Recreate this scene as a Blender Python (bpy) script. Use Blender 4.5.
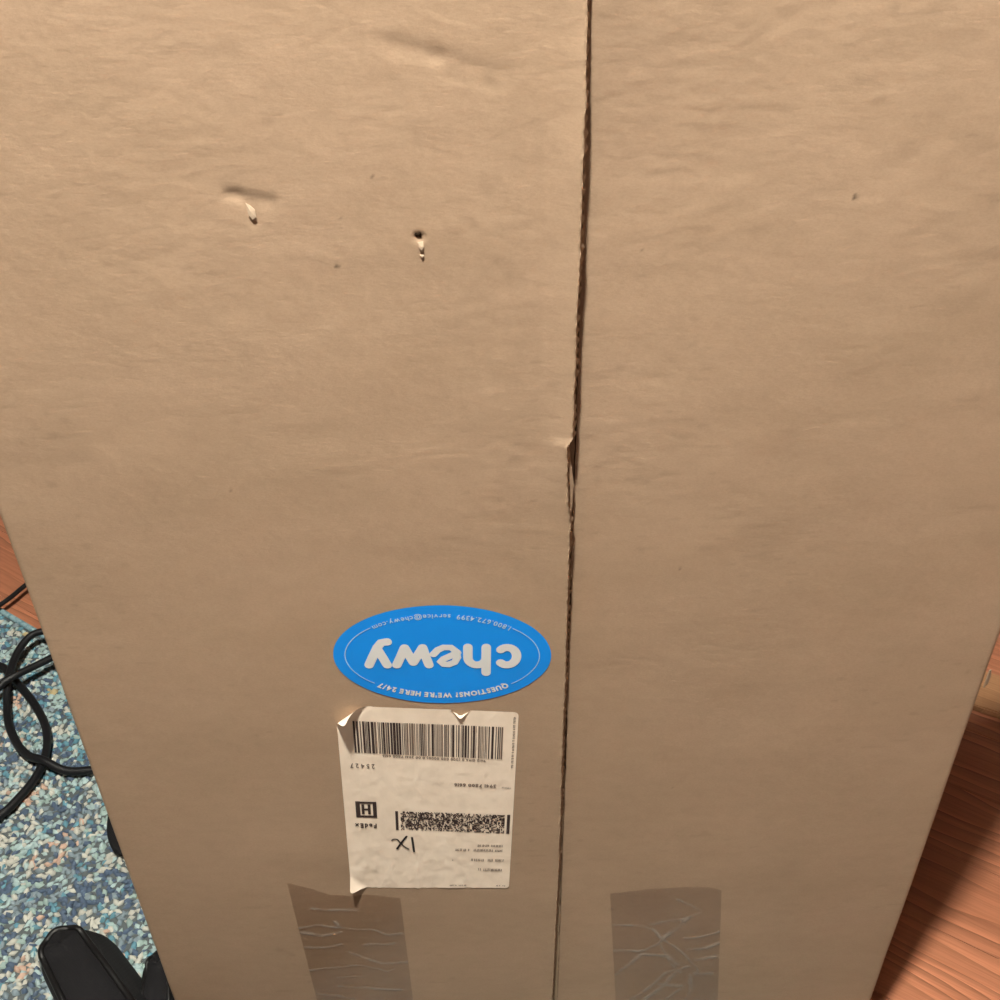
import bpy, bmesh, math, random
import numpy as np
from mathutils import Matrix, Vector

for o in list(bpy.data.objects):
    bpy.data.objects.remove(o, do_unlink=True)
scene = bpy.context.scene
C = scene.collection

# ------------------------------------------------------------------ camera
CAM_H, CAM_D = 0.776, 0.39          # metres above the floor / in front of the carton
cam_data = bpy.data.cameras.new('camera')
cam_data.sensor_width = 36.0
cam_data.lens = 36.0
cam_data.clip_start = 0.01
cam = bpy.data.objects.new('camera', cam_data)
C.objects.link(cam)
cam.matrix_world = (Matrix.Translation((0, -CAM_D, CAM_H))
                    @ Matrix.Rotation(math.radians(55.94), 4, 'X')
                    @ Matrix.Rotation(math.radians(-1.007), 4, 'Z'))
scene.camera = cam

# ------------------------------------------------------------------ world, lamp, exposure
world = bpy.data.worlds.new('world')
scene.world = world
world.use_nodes = True
world.node_tree.nodes['Background'].inputs['Color'].default_value = (1.0, 0.86, 0.70, 1)
world.node_tree.nodes['Background'].inputs['Strength'].default_value = 0.15

LAMP = Vector((-0.105, -0.340, 1.68))
lamp_data = bpy.data.lights.new('ceiling_bulb_light', 'POINT')
lamp_data.energy = 150.0
lamp_data.color = (1.0, 0.97, 0.86)
lamp_data.shadow_soft_size = 0.035
lamp_light = bpy.data.objects.new('ceiling_bulb_light', lamp_data)
lamp_light.location = LAMP
C.objects.link(lamp_light)

vs = scene.view_settings
vs.view_transform = 'Standard'
vs.look = 'None'
vs.exposure = 0.0
vs.gamma = 1.0
vs.use_curve_mapping = False

# ------------------------------------------------------------------ helpers
rnd = random.Random(7)


def srgb(r, g, b):
    f = lambda c: (c / 255 / 12.92) if c / 255 <= 0.04045 else ((c / 255 + 0.055) / 1.055) ** 2.4
    return (f(r), f(g), f(b))


def _hash(ix, iy, seed):
    h = (ix.astype(np.int64) * 374761393 + iy.astype(np.int64) * 668265263 + seed * 1442695041) & 0xFFFFFFFF
    h = ((h ^ (h >> 13)) * 1274126177) & 0xFFFFFFFF
    h = ((h ^ (h >> 16)) * 2246822519) & 0xFFFFFFFF
    return ((h ^ (h >> 15)) & 0xFFFFFF) / float(0xFFFFFF)


def vnoise(x, y, seed=0):
    """smooth value noise, range -1..1"""
    x = np.asarray(x, float); y = np.asarray(y, float)
    ix = np.floor(x); iy = np.floor(y)
    fx = x - ix; fy = y - iy
    fx = fx * fx * fx * (fx * (fx * 6 - 15) + 10); fy = fy * fy * fy * (fy * (fy * 6 - 15) + 10)
    a = _hash(ix, iy, seed); b = _hash(ix + 1, iy, seed)
    c = _hash(ix, iy + 1, seed); d = _hash(ix + 1, iy + 1, seed)
    return 2 * ((a * (1 - fx) + b * fx) * (1 - fy) + (c * (1 - fx) + d * fx) * fy) - 1


def sstep(a, b, x):
    t = np.clip((np.asarray(x, float) - a) / (b - a), 0, 1)
    return t * t * (3 - 2 * t)


def link(o, parent=None, root_mat=None):
    C.objects.link(o)
    if parent is not None:
        o.parent = parent
        o.matrix_parent_inverse = parent['_m'].inverted() if False else PINV.get(parent.name, Matrix.Identity(4))
    return o


PINV = {}


def empty(name, loc, label, cat, group=None):
    o = bpy.data.objects.new(name, None)
    o.location = loc
    o.empty_display_size = 0.05
    C.objects.link(o)
    PINV[o.name] = Matrix.Translation(loc).inverted()
    o['label'] = label
    o['category'] = cat
    if group:
        o['group'] = group
    return o


def mesh_obj(name, verts, faces, mat, parent=None, smooth=False):
    """faces: list of tuples, or an int array (n,3)/(n,4)"""
    me = bpy.data.meshes.new(name)
    if isinstance(faces, np.ndarray):
        verts = np.ascontiguousarray(verts, dtype=np.float32)
        k = faces.shape[1]
        me.vertices.add(len(verts)); me.vertices.foreach_set('co', verts.ravel())
        me.loops.add(faces.size); me.loops.foreach_set('vertex_index', np.ascontiguousarray(faces, dtype=np.int32).ravel())
        me.polygons.add(len(faces))
        me.polygons.foreach_set('loop_start', np.arange(0, faces.size, k, dtype=np.int32))
        me.update(calc_edges=True)
        me.validate()
    else:
        me.from_pydata([tuple(v) for v in verts], [], [tuple(f) for f in faces])
        me.update()
    if smooth:
        me.polygons.foreach_set('use_smooth', np.ones(len(me.polygons), dtype=bool))
    me.materials.append(mat)
    o = bpy.data.objects.new(name, me)
    C.objects.link(o)
    if parent is not None:
        o.parent = parent
        o.matrix_parent_inverse = PINV.get(parent.name, Matrix.Identity(4))
    return o


def set_attr(o, name, vals, kind='FLOAT'):
    a = o.data.attributes.new(name, kind, 'POINT')
    if kind == 'FLOAT':
        a.data.foreach_set('value', np.ascontiguousarray(vals, dtype=np.float32))
    else:
        a.data.foreach_set('color', np.ascontiguousarray(vals, dtype=np.float32).ravel())


def grid_faces(nu, nv, off=0):
    i = np.arange(nu - 1)[:, None]; j = np.arange(nv - 1)[None, :]
    a = (i * nv + j).ravel() + off
    return np.stack([a, a + nv, a + nv + 1, a + 1], 1)


def box_mesh(name, lo, hi, mat, parent=None, bevel=0.0, rot=None, origin=None):
    bm = bmesh.new()
    bmesh.ops.create_cube(bm, size=1)
    for v in bm.verts:
        v.co = Vector([lo[k] + (v.co[k] + 0.5) * (hi[k] - lo[k]) for k in range(3)])
    if bevel:
        bmesh.ops.bevel(bm, geom=list(bm.edges), offset=bevel, segments=2, affect='EDGES')
    if rot is not None:
        bmesh.ops.transform(bm, matrix=rot, verts=bm.verts)
    me = bpy.data.meshes.new(name)
    bm.to_mesh(me); bm.free()
    me.materials.append(mat)
    o = bpy.data.objects.new(name, me)
    C.objects.link(o)
    if parent is not None:
        o.parent = parent
        o.matrix_parent_inverse = PINV.get(parent.name, Matrix.Identity(4))
    return o


def catmull(pts, n=8):
    P = [np.array(p, float) for p in pts]
    P = [2 * P[0] - P[1]] + P + [2 * P[-1] - P[-2]]
    out = []
    for i in range(1, len(P) - 2):
        for k in range(n):
            t = k / n
            a, b, c, d = P[i - 1], P[i], P[i + 1], P[i + 2]
            out.append(0.5 * ((2 * b) + (c - a) * t + (2 * a - 5 * b + 4 * c - d) * t * t + (3 * b - a - 3 * c + d) * t ** 3))
    out.append(P[-2])
    return np.array(out)


def tube(name, path, r, mat, parent=None, seg=10, taper=None):
    path = np.asarray(path, float)
    n = len(path)
    T = np.gradient(path, axis=0)
    T /= np.linalg.norm(T, axis=1)[:, None]
    up = np.array([0.0, 0.0, 1.0])
    V = []
    for i in range(n):
        s = np.cross(T[i], up)
        if np.linalg.norm(s) < 1e-3:
            s = np.array([1.0, 0, 0])
        s /= np.linalg.norm(s)
        w = np.cross(s, T[i])
        rr = r if taper is None else r * taper[i]
        for k in range(seg):
            a = 2 * math.pi * k / seg
            V.append(path[i] + rr * (math.cos(a) * s + math.sin(a) * w))
    F = []
    for i in range(n - 1):
        for k in range(seg):
            F.append((i * seg + k, i * seg + (k + 1) % seg, (i + 1) * seg + (k + 1) % seg, (i + 1) * seg + k))
    F.append(tuple(reversed(range(seg))))
    F.append(tuple((n - 1) * seg + k for k in range(seg)))
    return mesh_obj(name, V, F, mat, parent, smooth=True)


# ------------------------------------------------------------------ materials
class Mat:
    def __init__(self, name, color=(0.5, 0.5, 0.5), rough=0.6, spec=0.5):
        self.m = bpy.data.materials.new(name)
        self.m.use_nodes = True
        self.t = self.m.node_tree
        self.p = self.t.nodes['Principled BSDF']
        self.p.inputs['Base Color'].default_value = (*color, 1)
        self.p.inputs['Roughness'].default_value = rough
        self.p.inputs['Specular IOR Level'].default_value = spec

    def n(self, typ, **kw):
        nd = self.t.nodes.new(typ)
        for k, v in kw.items():
            if k.startswith('i_'):
                key = k[2:].replace('_', ' ')
                nd.inputs[key].default_value = v
            else:
                setattr(nd, k, v)
        return nd

    def l(self, a, b):
        self.t.links.new(a, b)

    def coords(self, scale=(1, 1, 1), rot=(0, 0, 0), src='Object'):
        tc = self.n('ShaderNodeTexCoord')
        mp = self.n('ShaderNodeMapping')
        mp.inputs['Scale'].default_value = scale
        mp.inputs['Rotation'].default_value = rot
        self.l(tc.outputs[src], mp.inputs['Vector'])
        return mp.outputs['Vector']

    def noise(self, vec, scale, detail=3.0, rough=0.55, dist=0.0):
        nd = self.n('ShaderNodeTexNoise')
        nd.inputs['Scale'].default_value = scale
        nd.inputs['Detail'].default_value = detail
        nd.inputs['Roughness'].default_value = rough
        nd.inputs['Distortion'].default_value = dist
        self.l(vec, nd.inputs['Vector'])
        return nd.outputs['Fac']

    def ramp(self, fac, stops):
        r = self.n('ShaderNodeValToRGB')
        els = r.color_ramp.elements
        while len(els) < len(stops):
            els.new(0.5)
        for e, (p, c) in zip(els, stops):
            e.position = p
            e.color = (*c, 1) if len(c) == 3 else c
        self.l(fac, r.inputs['Fac'])
        return r.outputs['Color']

    def mix(self, fac, a, b, mode='MIX'):
        m = self.n('ShaderNodeMix', data_type='RGBA', blend_type=mode)
        ins = {s.identifier: s for s in m.inputs}
        for key, v in (('Factor_Float', fac), ('A_Color', a), ('B_Color', b)):
            s = ins[key]
            if hasattr(v, 'is_output') or isinstance(v, bpy.types.NodeSocket):
                self.l(v, s)
            elif isinstance(v, tuple):
                s.default_value = (*v, 1) if len(v) == 3 else v
            else:
                s.default_value = v
        return [s for s in m.outputs if s.identifier == 'Result_Color'][0]

    def bump(self, h, strength=0.3, dist=0.001):
        b = self.n('ShaderNodeBump')
        b.inputs['Strength'].default_value = strength
        b.inputs['Distance'].default_value = dist
        self.l(h, b.inputs['Height'])
        self.l(b.outputs['Normal'], self.p.inputs['Normal'])
        return b

    def color(self, sock):
        self.l(sock, self.p.inputs['Base Color'])


def make_cardboard(name, base, marks=True):
    M = Mat(name, base, 0.72, 0.25)
    v = M.coords((70, 70, 150))
    n1 = M.noise(v, 1.0, 4, 0.6)
    v2 = M.coords((9, 9, 16))
    n2 = M.noise(v2, 1.0, 3, 0.5)
    v3 = M.coords((700, 700, 1500))
    n3 = M.noise(v3, 1.0, 2, 0.6)
    dk = tuple(c * 0.95 for c in base); lt = tuple(min(1, c * 1.04) for c in base)
    c1 = M.ramp(n1, [(0.28, dk), (0.5, base), (0.72, lt)])
    c2 = M.ramp(n2, [(0.3, (0.93, 0.92, 0.90)), (0.7, (1.03, 1.02, 1.02))])
    c = M.mix(1.0, c1, c2, 'MULTIPLY')
    c3 = M.ramp(n3, [(0.35, (0.95, 0.94, 0.93)), (0.6, (1.02, 1.02, 1.02))])
    c = M.mix(1.0, c, c3, 'MULTIPLY')
    if marks:
        at = M.n('ShaderNodeAttribute', attribute_name='mark')
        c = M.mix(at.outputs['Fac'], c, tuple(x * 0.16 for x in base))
    M.color(c)
    vb = M.coords((260, 260, 620))
    M.bump(M.noise(vb, 1.0, 3, 0.6), 0.30, 0.0004)
    return M.m


KRAFT = (0.388, 0.275, 0.190)
m_card = make_cardboard('kraft_cardboard', KRAFT)
m_card_plain = make_cardboard('kraft_cardboard_body', tuple(c * 0.95 for c in KRAFT), False)
m_core = Mat('fluted_core', (0.36, 0.26, 0.175), 0.85, 0.1).m
m_torn = Mat('torn_paper_fibre', (0.43, 0.33, 0.245), 0.9, 0.1).m
m_pit = Mat('puncture_dark', (0.035, 0.024, 0.016), 0.95, 0.0).m

M = Mat('label_paper', (0.92, 0.785, 0.655), 0.62, 0.25)
v = M.coords((90, 90, 60))
M.color(M.ramp(M.noise(v, 1.0, 4, 0.6), [(0.3, (0.86, 0.72, 0.59)), (0.55, (0.93, 0.785, 0.65)), (0.8, (0.95, 0.82, 0.69))]))
M.bump(M.noise(M.coords((500, 500, 260)), 1.0, 2), 0.25, 0.0003)
m_label = M.m
M = Mat('black_print', (0.05, 0.032, 0.03), 0.7, 0.2); m_ink = M.m
M = Mat('grey_print', (0.20, 0.145, 0.115), 0.7, 0.2); m_ink2 = M.m
M = Mat('pen_ink', (0.018, 0.012, 0.012), 0.5, 0.3); m_pen = M.m
M = Mat('blue_vinyl', (0.0, 0.275, 0.92), 0.38, 0.4); m_blue = M.m
M = Mat('white_print', (0.74, 0.745, 0.76), 0.5, 0.3); m_white = M.m
M = Mat('pale_blue_print', (0.44, 0.63, 0.86), 0.5, 0.3); m_paleblue = M.m

# clear packing tape: tinted transparent film with gloss, hazy where it is creased
mt = bpy.data.materials.new('clear_packing_tape')
mt.use_nodes = True
nt = mt.node_tree
for nd in list(nt.nodes):
    nt.nodes.remove(nd)
out = nt.nodes.new('ShaderNodeOutputMaterial')
tr = nt.nodes.new('ShaderNodeBsdfTransparent'); tr.inputs['Color'].default_value = (0.85, 0.81, 0.785, 1)
gl = nt.nodes.new('ShaderNodeBsdfGlossy'); gl.inputs['Roughness'].default_value = 0.16
df = nt.nodes.new('ShaderNodeBsdfDiffuse'); df.inputs['Color'].default_value = (0.46, 0.38, 0.32, 1)
fr = nt.nodes.new('ShaderNodeFresnel'); fr.inputs['IOR'].default_value = 1.46
mx1 = nt.nodes.new('ShaderNodeMixShader'); mx2 = nt.nodes.new('ShaderNodeMixShader')
at = nt.nodes.new('ShaderNodeAttribute'); at.attribute_name = 'crease'
nt.links.new(at.outputs['Fac'], mx1.inputs[0])
nt.links.new(tr.outputs[0], mx1.inputs[1]); nt.links.new(df.outputs[0], mx1.inputs[2])
geo_t = nt.nodes.new('ShaderNodeNewGeometry')
inv = nt.nodes.new('ShaderNodeMath'); inv.operation = 'SUBTRACT'; inv.inputs[0].default_value = 1.0
mul = nt.nodes.new('ShaderNodeMath'); mul.operation = 'MULTIPLY'
nt.links.new(geo_t.outputs['Backfacing'], inv.inputs[1])
nt.links.new(fr.outputs[0], mul.inputs[0]); nt.links.new(inv.outputs[0], mul.inputs[1])
nt.links.new(mul.outputs[0], mx2.inputs[0])
nt.links.new(mx1.outputs[0], mx2.inputs[1]); nt.links.new(gl.outputs[0], mx2.inputs[2])
nt.links.new(mx2.outputs[0], out.inputs['Surface'])
m_tape = mt

# ---- room surfaces
ROOM_A = math.radians(-34.3)         # the room (boards, rug, walls) is turned against the carton
U = np.array([math.cos(ROOM_A), math.sin(ROOM_A)])         # along the boards
N = np.array([-math.sin(ROOM_A), math.cos(ROOM_A)])        # across, away from the viewer


def make_wood(name, base, contrast=1.0, per_object=True):
    M = Mat(name, base, 0.38, 0.45)
    geo = M.n('ShaderNodeNewGeometry')
    mp = M.n('ShaderNodeMapping', vector_type='POINT')
    mp.inputs['Rotation'].default_value = (0, 0, -ROOM_A)
    M.l(geo.outputs['Position'], mp.inputs['Vector'])
    vec = mp.outputs['Vector']
    if per_object:
        oi = M.n('ShaderNodeObjectInfo')
        ml = M.n('ShaderNodeMath', operation='MULTIPLY'); ml.inputs[1].default_value = 37.0
        M.l(oi.outputs['Random'], ml.inputs[0])
        cb = M.n('ShaderNodeCombineXYZ')
        M.l(ml.outputs[0], cb.inputs['X']); M.l(ml.outputs[0], cb.inputs['Y'])
        ad = M.n('ShaderNodeVectorMath', operation='ADD')
        M.l(vec, ad.inputs[0]); M.l(cb.outputs[0], ad.inputs[1])
        vec = ad.outputs[0]
    # warp across the board by stretched noise -> cathedral grain
    s1 = M.n('ShaderNodeMapping'); s1.inputs['Scale'].default_value = (2.6, 12, 1)
    M.l(vec, s1.inputs['Vector'])
    warp = M.noise(s1.outputs['Vector'], 1.0, 2, 0.5)
    wm = M.n('ShaderNodeMath', operation='MULTIPLY'); wm.inputs[1].default_value = 0.075
    M.l(warp, wm.inputs[0])
    cw = M.n('ShaderNodeCombineXYZ'); M.l(wm.outputs[0], cw.inputs['Y'])
    av = M.n('ShaderNodeVectorMath', operation='ADD')
    M.l(vec, av.inputs[0]); M.l(cw.outputs[0], av.inputs[1])
    wv = M.n('ShaderNodeTexWave', wave_type='BANDS', bands_direction='Y', wave_profile='SAW')
    wv.inputs['Scale'].default_value = 26.0
    wv.inputs['Distortion'].default_value = 1.2
    wv.inputs['Detail'].default_value = 2.0
    wv.inputs['Detail Scale'].default_value = 0.6
    M.l(av.outputs[0], wv.inputs['Vector'])
    k = contrast
    dk = tuple(c * (1 - 0.42 * k) for c in base); lt = tuple(c * (1 + 0.22 * k) for c in base)
    c1 = M.ramp(wv.outputs['Color'], [(0.0, lt), (0.45, base), (0.86, tuple(c * (1 - .2 * k) for c in base)), (1.0, dk)])
    s3 = M.n('ShaderNodeMapping'); s3.inputs['Scale'].default_value = (1.5, 42, 1)
    M.l(av.outputs[0], s3.inputs['Vector'])
    calm = M.ramp(M.noise(s3.outputs['Vector'], 1.0, 2, 0.5), [(0.42, (0, 0, 0)), (0.58, (1, 1, 1))])
    c1 = M.mix(calm, c1, tuple(c * (1 - .05 * k) for c in base))
    s2 = M.n('ShaderNodeMapping'); s2.inputs['Scale'].default_value = (14, 420, 1)
    M.l(vec, s2.inputs['Vector'])
    fine = M.noise(s2.outputs['Vector'], 1.0, 3, 0.6)
    c2 = M.ramp(fine, [(0.3, (0.78, 0.74, 0.70)), (0.55, (1, 1, 1)), (0.8, (1.1, 1.08, 1.06))])
    c = M.mix(1.0, c1, c2, 'MULTIPLY')
    if per_object:
        tone = M.ramp(oi.outputs['Random'], [(0, (0.90, 0.88, 0.86)), (1, (1.08, 1.08, 1.06))])
        c = M.mix(1.0, c, tone, 'MULTIPLY')
    M.color(c)
    M.bump(fine, 0.15, 0.0004)
    return M.m


m_wood = make_wood('oak_boards', (0.43, 0.175, 0.098), 1.25)
m_board = make_wood('honey_board', (0.42, 0.225, 0.115), 0.5, True)
m_gap = Mat('board_gap', (0.03, 0.015, 0.01), 0.8).m


def make_plaster(name, col):
    M = Mat(name, col, 0.85, 0.2)
    nz = M.noise(M.coords((30, 30, 30)), 1.0, 4)
    M.color(M.ramp(nz, [(0.3, tuple(c * 0.96 for c in col)), (0.7, col)]))
    M.bump(nz, 0.1, 0.001)
    return M.m


m_wall = make_plaster('painted_plaster', (0.36, 0.30, 0.25))
m_ceil = make_plaster('ceiling_paint', (0.60, 0.57, 0.52))
m_trim = make_plaster('painted_trim', (0.68, 0.66, 0.62))

# ------------------------------------------------------------------ the room
S0, S1, T0, T1, ZC = -2.4, 2.4, -2.6, 2.0, 2.5
RM = Matrix.Rotation(ROOM_A, 4, 'Z')


def struct(name, lo, hi, mat, parent=None, bevel=0):
    o = box_mesh(name, lo, hi, mat, parent, bevel, RM)
    if parent is None:
        o['kind'] = 'structure'
    return o


floor = struct('floor', (S0, T0, -0.06), (S1, T1, -0.013), m_gap)
struct('ceiling', (S0, T0, ZC), (S1, T1, ZC + 0.05), m_ceil)
struct('wall_back', (S0 - .05, T1, -0.06), (S1 + .05, T1 + 0.05, ZC + .05), m_wall)
struct('wall_front', (S0 - .05, T0 - 0.05, -0.06), (S1 + .05, T0, ZC + .05), m_wall)
struct('wall_left', (S0 - 0.05, T0, -0.06), (S0, T1, ZC + .05), m_wall)
struct('wall_right', (S1, T0, -0.06), (S1 + 0.05, T1, ZC + .05), m_wall)
struct('baseboard_back', (S0 + .013, T1 - 0.014, 0.0), (S1 - .013, T1, 0.1), m_trim, None, 0.004)
struct('baseboard_left', (S0, T0, 0.0), (S0 + 0.014, T1, 0.1), m_trim, None, 0.004)
struct('baseboard_right', (S1 - 0.014, T0, 0.0), (S1, T1, 0.1), m_trim, None, 0.004)

# floor boards, one object each
PW, PL = 0.0825, 1.15
bm = bmesh.new()
bmesh.ops.create_cube(bm, size=1)
for vtx in bm.verts:
    vtx.co = Vector((vtx.co.x * (PL - 0.0008), vtx.co.y * (PW - 0.0004), (vtx.co.z - 0.5) * 0.013))
bmesh.ops.bevel(bm, geom=[e for e in bm.edges if all(v.co.z > -0.001 for v in e.verts)], offset=0.00035, segments=1, affect='EDGES')
plank_me = bpy.data.meshes.new('plank')
bm.to_mesh(plank_me); bm.free()
plank_me.materials.append(m_wood)
rows = int((T1 - T0) / PW)
for r in range(rows + 1):
    t = T0 + (r + 0.5) * PW
    if t + PW / 2 > T1 + 0.001:
        break
    s = S0 - rnd.uniform(0.1, 0.95)
    while s < S1:
        a, b = max(s, S0), min(s + PL, S1)
        if b - a > 0.05:
            p = bpy.data.objects.new('plank', plank_me)
            C.objects.link(p)
            p.parent = floor
            mid = (a + b) / 2
            xy = U * mid + N * t
            p.location = (xy[0], xy[1], 0)
            p.rotation_euler = (0, 0, ROOM_A)
            p.scale = ((b - a) / PL, 1, 1)
        s += PL

# ceiling lamp that carries the bulb
lampo = empty('pendant_lamp', (LAMP.x, LAMP.y, ZC), 'pendant lamp with an added metal shade hanging on a rod from the ceiling', 'lamp')
m_lampmetal = Mat('lamp_enamel', (0.75, 0.74, 0.7), 0.4).m


def lathe(name, prof, center, mat, parent, seg=32):
    V, F = [], []
    for (r, z) in prof:
        for k in range(seg):
            a = 2 * math.pi * k / seg
            V.append((center[0] + r * math.cos(a), center[1] + r * math.sin(a), center[2] + z))
    for i in range(len(prof) - 1):
        for k in range(seg):
            F.append((i * seg + k, i * seg + (k + 1) % seg, (i + 1) * seg + (k + 1) % seg, (i + 1) * seg + k))
    return mesh_obj(name, V, F, mat, parent, smooth=True)


lathe('ceiling_plate', [(0.001, -0.022), (0.07, -0.022), (0.082, -0.012), (0.085, 0.0), (0.001, 0.0)], (LAMP.x, LAMP.y, ZC), m_lampmetal, lampo)
lathe('rod', [(0.005, LAMP.z - ZC + 0.10), (0.005, -0.021)], (LAMP.x, LAMP.y, ZC), m_lampmetal, lampo, 12)
lathe('bulb_socket', [(0.001, 0.045), (0.018, 0.045), (0.022, 0.09), (0.014, 0.11), (0.001, 0.112)], (LAMP.x, LAMP.y, LAMP.z), m_lampmetal, lampo)
lamp_light.parent = lampo
lamp_light.matrix_parent_inverse = PINV[lampo.name]

lathe('added_lamp_shade', [(0.015, 0.105), (0.05, 0.10), (0.10, 0.045), (0.135, -0.03), (0.137, -0.03), (0.103, 0.048), (0.052, 0.104), (0.015, 0.11)], (LAMP.x, LAMP.y, LAMP.z), Mat('shade_enamel', (0.22, 0.20, 0.17), 0.6).m, lampo)  # unseen shade, added to block upward light and cut ceiling bounce
# ------------------------------------------------------------------ the carton
XL, XR = -0.2385, 0.2652
ZB, ZT = 0.0065, 0.738
YB = 0.050
carton = empty('cardboard_box', ((XL + XR) / 2, YB / 2, ZB), 'tall flat kraft cardboard carton standing on end, its two flaps meeting in a vertical seam', 'box')

# edge of the outer liner of the left flap (z ascending)
EZ = np.array([0.0, .0821, .1319, .241, .2976, .3322, .3951, .4506, .4822, .5001, .5117, .5338, .5425, .5455, .5471, .5748, .5984, .6162, .6333, .6535, .6726, .6907, .7079, .7242, .746])
EX = np.array([.0304, .0308, .0314, .0328, .0329, .0326, .0332, .0332, .0332, .0333, .032, .0309, .0306, .0322, .033, .0334, .0334, .0335, .034, .0338, .034, .0343, .0339, .0339, .0339])


def seam_x(z):
    z = np.asarray(z, float)
    return np.interp(z, EZ, EX) + 0.00022 * vnoise(z * 260, z * 0 + 3.3, 5) + 0.00018 * vnoise(z * 700, z * 0 + 1.3, 6)


def seg_dist(x, z, ax, az, bx, bz):
    dx, dz = bx - ax, bz - az
    t = np.clip(((x - ax) * dx + (z - az) * dz) / (dx * dx + dz * dz), 0, 1)
    return np.hypot(x - ax - t * dx, z - az - t * dz), t


def relief(x, z):
    """outward (towards the viewer) relief of the carton face, metres"""
    x = np.asarray(x, float); z = np.asarray(z, float)
    up = sstep(0.35, 0.72, z)
    # short crosswise wrinkles of the liner over the flutes
    w = vnoise(x * 130, z * 250, 11) * 0.6 + vnoise(x * 260 + 9, z * 430, 12) * 0.4
    patch = 0.55 + 0.45 * vnoise(x * 26, z * 30, 13)
    h = 0.000085 * w * patch * (0.85 + 0.45 * up)
    h += 0.000040 * vnoise(x * 330, z * 520, 14) * (0.9 + .7 * up)
    h += 0.00011 * vnoise(x * 75 + 2, z * 95, 18) * (0.35 + 0.65 * up)
    # wide unevenness
    h += 0.00035 * vnoise(x * 12, z * 9, 15) + 0.00016 * vnoise(x * 30, z * 36, 16)
    # column of scuffed impressions left of the seam
    col = np.exp(-((x + 0.004 - 0.03 * (0.6 - z)) / 0.012) ** 2) * sstep(0.40, 0.5, z) * (1 - sstep(0.64, 0.70, z))
    h += col * 0.00011 * vnoise(x * 210, z * 190, 17)
    h += -0.0012 * sstep(0.45, 0.75, z)
    # long soft folds running down the flaps
    h += -0.0002 * np.exp(-((x - 0.016) / 0.004) ** 2) * sstep(0.2, 0.4, z)
    h += -0.0011 * sstep(0.150, 0.2652, x) - 0.0005 * sstep(0.085, 0.16, x) * sstep(.2, .6, z)
    h += -0.0009 * sstep(-0.18, -0.24, x)
    # dents
    for (ax, az, bx, bz, wd, dp, sk) in ((-.0360, .7102, -.020, .7068, .0035, .0004, 0), (-.022, .7068, .0035, .7005, .0032, .0003, 0),
                                         (-.016, .6998, .000, .6965, .0024, .00025, 0),
                                         (-.1035, .6576, -.1010, .6574, .0024, .0007, 0), (-.0985, .6570, -.088, .6548, .0026, .0005, 0),
                                         (-.0958, .6530, -.0949, .6465, .0020, .0005, 0), (-.0310, .6398, -.0298, .6392, .0013, .0012, 0)):
        d, t = seg_dist(x, z, ax, az, bx, bz)
        h += -dp * np.exp(-(d / wd) ** 2)
    # embossed waves that press through from inside
    h += 0.00010 * np.sin(z * 2 * math.pi / 0.0078 + 2 * vnoise(x * 20, z * 20, 20)) * patch * 0.06
    return h


def lip(x, z):
    """outward curl of the left flap along the seam"""
    e = np.interp(z, EZ, EX)
    d = np.clip((x - (e - 0.013)) / 0.013, 0, 1.2)
    amt = 0.0007 + 0.0026 * sstep(0.42, 0.56, z) * (1 - 0.8 * sstep(0.66, 0.75, z)) + 0.0005 * vnoise(z * 14, z * 0, 31)
    return amt * d ** 2


def mark_at(x, z):
    m = np.zeros_like(x)
    for (sx, sz, sr, st) in ((-.0645, .6279, .0009, .8), (.1438, .6505, .0010, .9), (-.0472, .6638, .0007, .6), (.0899, .4650, .0006, .6),
                             (-.1257, .5206, .0006, .5), (-.0609, .6480, .0005, .4), (.06, .63, .0005, .4), (-.18, .58, .0005, .4), (.1, .30, .0006, .35), (-.105, .70, .0005, .4)):
        d = np.hypot(x - sx, (z - sz) * 0.8)
        m = np.maximum(m, st * np.exp(-(d / sr) ** 4))
    # shade of the dents, painted darker into the liner colour
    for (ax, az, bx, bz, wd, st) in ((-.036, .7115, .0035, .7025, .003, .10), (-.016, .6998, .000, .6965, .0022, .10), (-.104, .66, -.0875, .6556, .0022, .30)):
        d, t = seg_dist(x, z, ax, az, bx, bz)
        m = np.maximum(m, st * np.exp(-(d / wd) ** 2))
    # faint dirt scratches in the fold lines
    m = np.maximum(m, 0.13 * sstep(0.72, 0.9, vnoise(x * 130, z * 420, 41)) * sstep(0.2, 0.6, vnoise(x * 14, z * 16, 42)))
    return np.clip(m, 0, 1)


def left_y(x, z):
    return -relief(x, z) - lip(x, z)


RFY = 0.0058


def right_y(x, z):
    return RFY - relief(x, z) - 0.0005 * sstep(0.05, 0.0365, x) - 0.0026 * sstep(0.655, 0.735, z) * sstep(0.12, 0.04, x)


def round_y(d, r):
    d = np.clip(d, 0, r)
    return r - np.sqrt(np.maximum(r * r - (r - d) ** 2, 0))


def make_flap(x_of, yfun, x_fold, fold_first, nx, nz):
    zs = np.linspace(ZB, ZT, nz)
    s = np.linspace(0, 1, nx)
    Z = np.repeat(zs[None, :], nx, 0)
    edge = x_of(zs)[None, :]
    X = (x_fold + (edge - x_fold) * s[:, None]) if fold_first else (edge + (x_fold - edge) * s[:, None])
    Y = yfun(X, Z) + round_y(np.abs(X - x_fold), 0.0035)
    V = np.stack([X, Y, Z], -1).reshape(-1, 3)
    F = grid_faces(nx, nz)
    return V, F, X, Z


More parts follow.
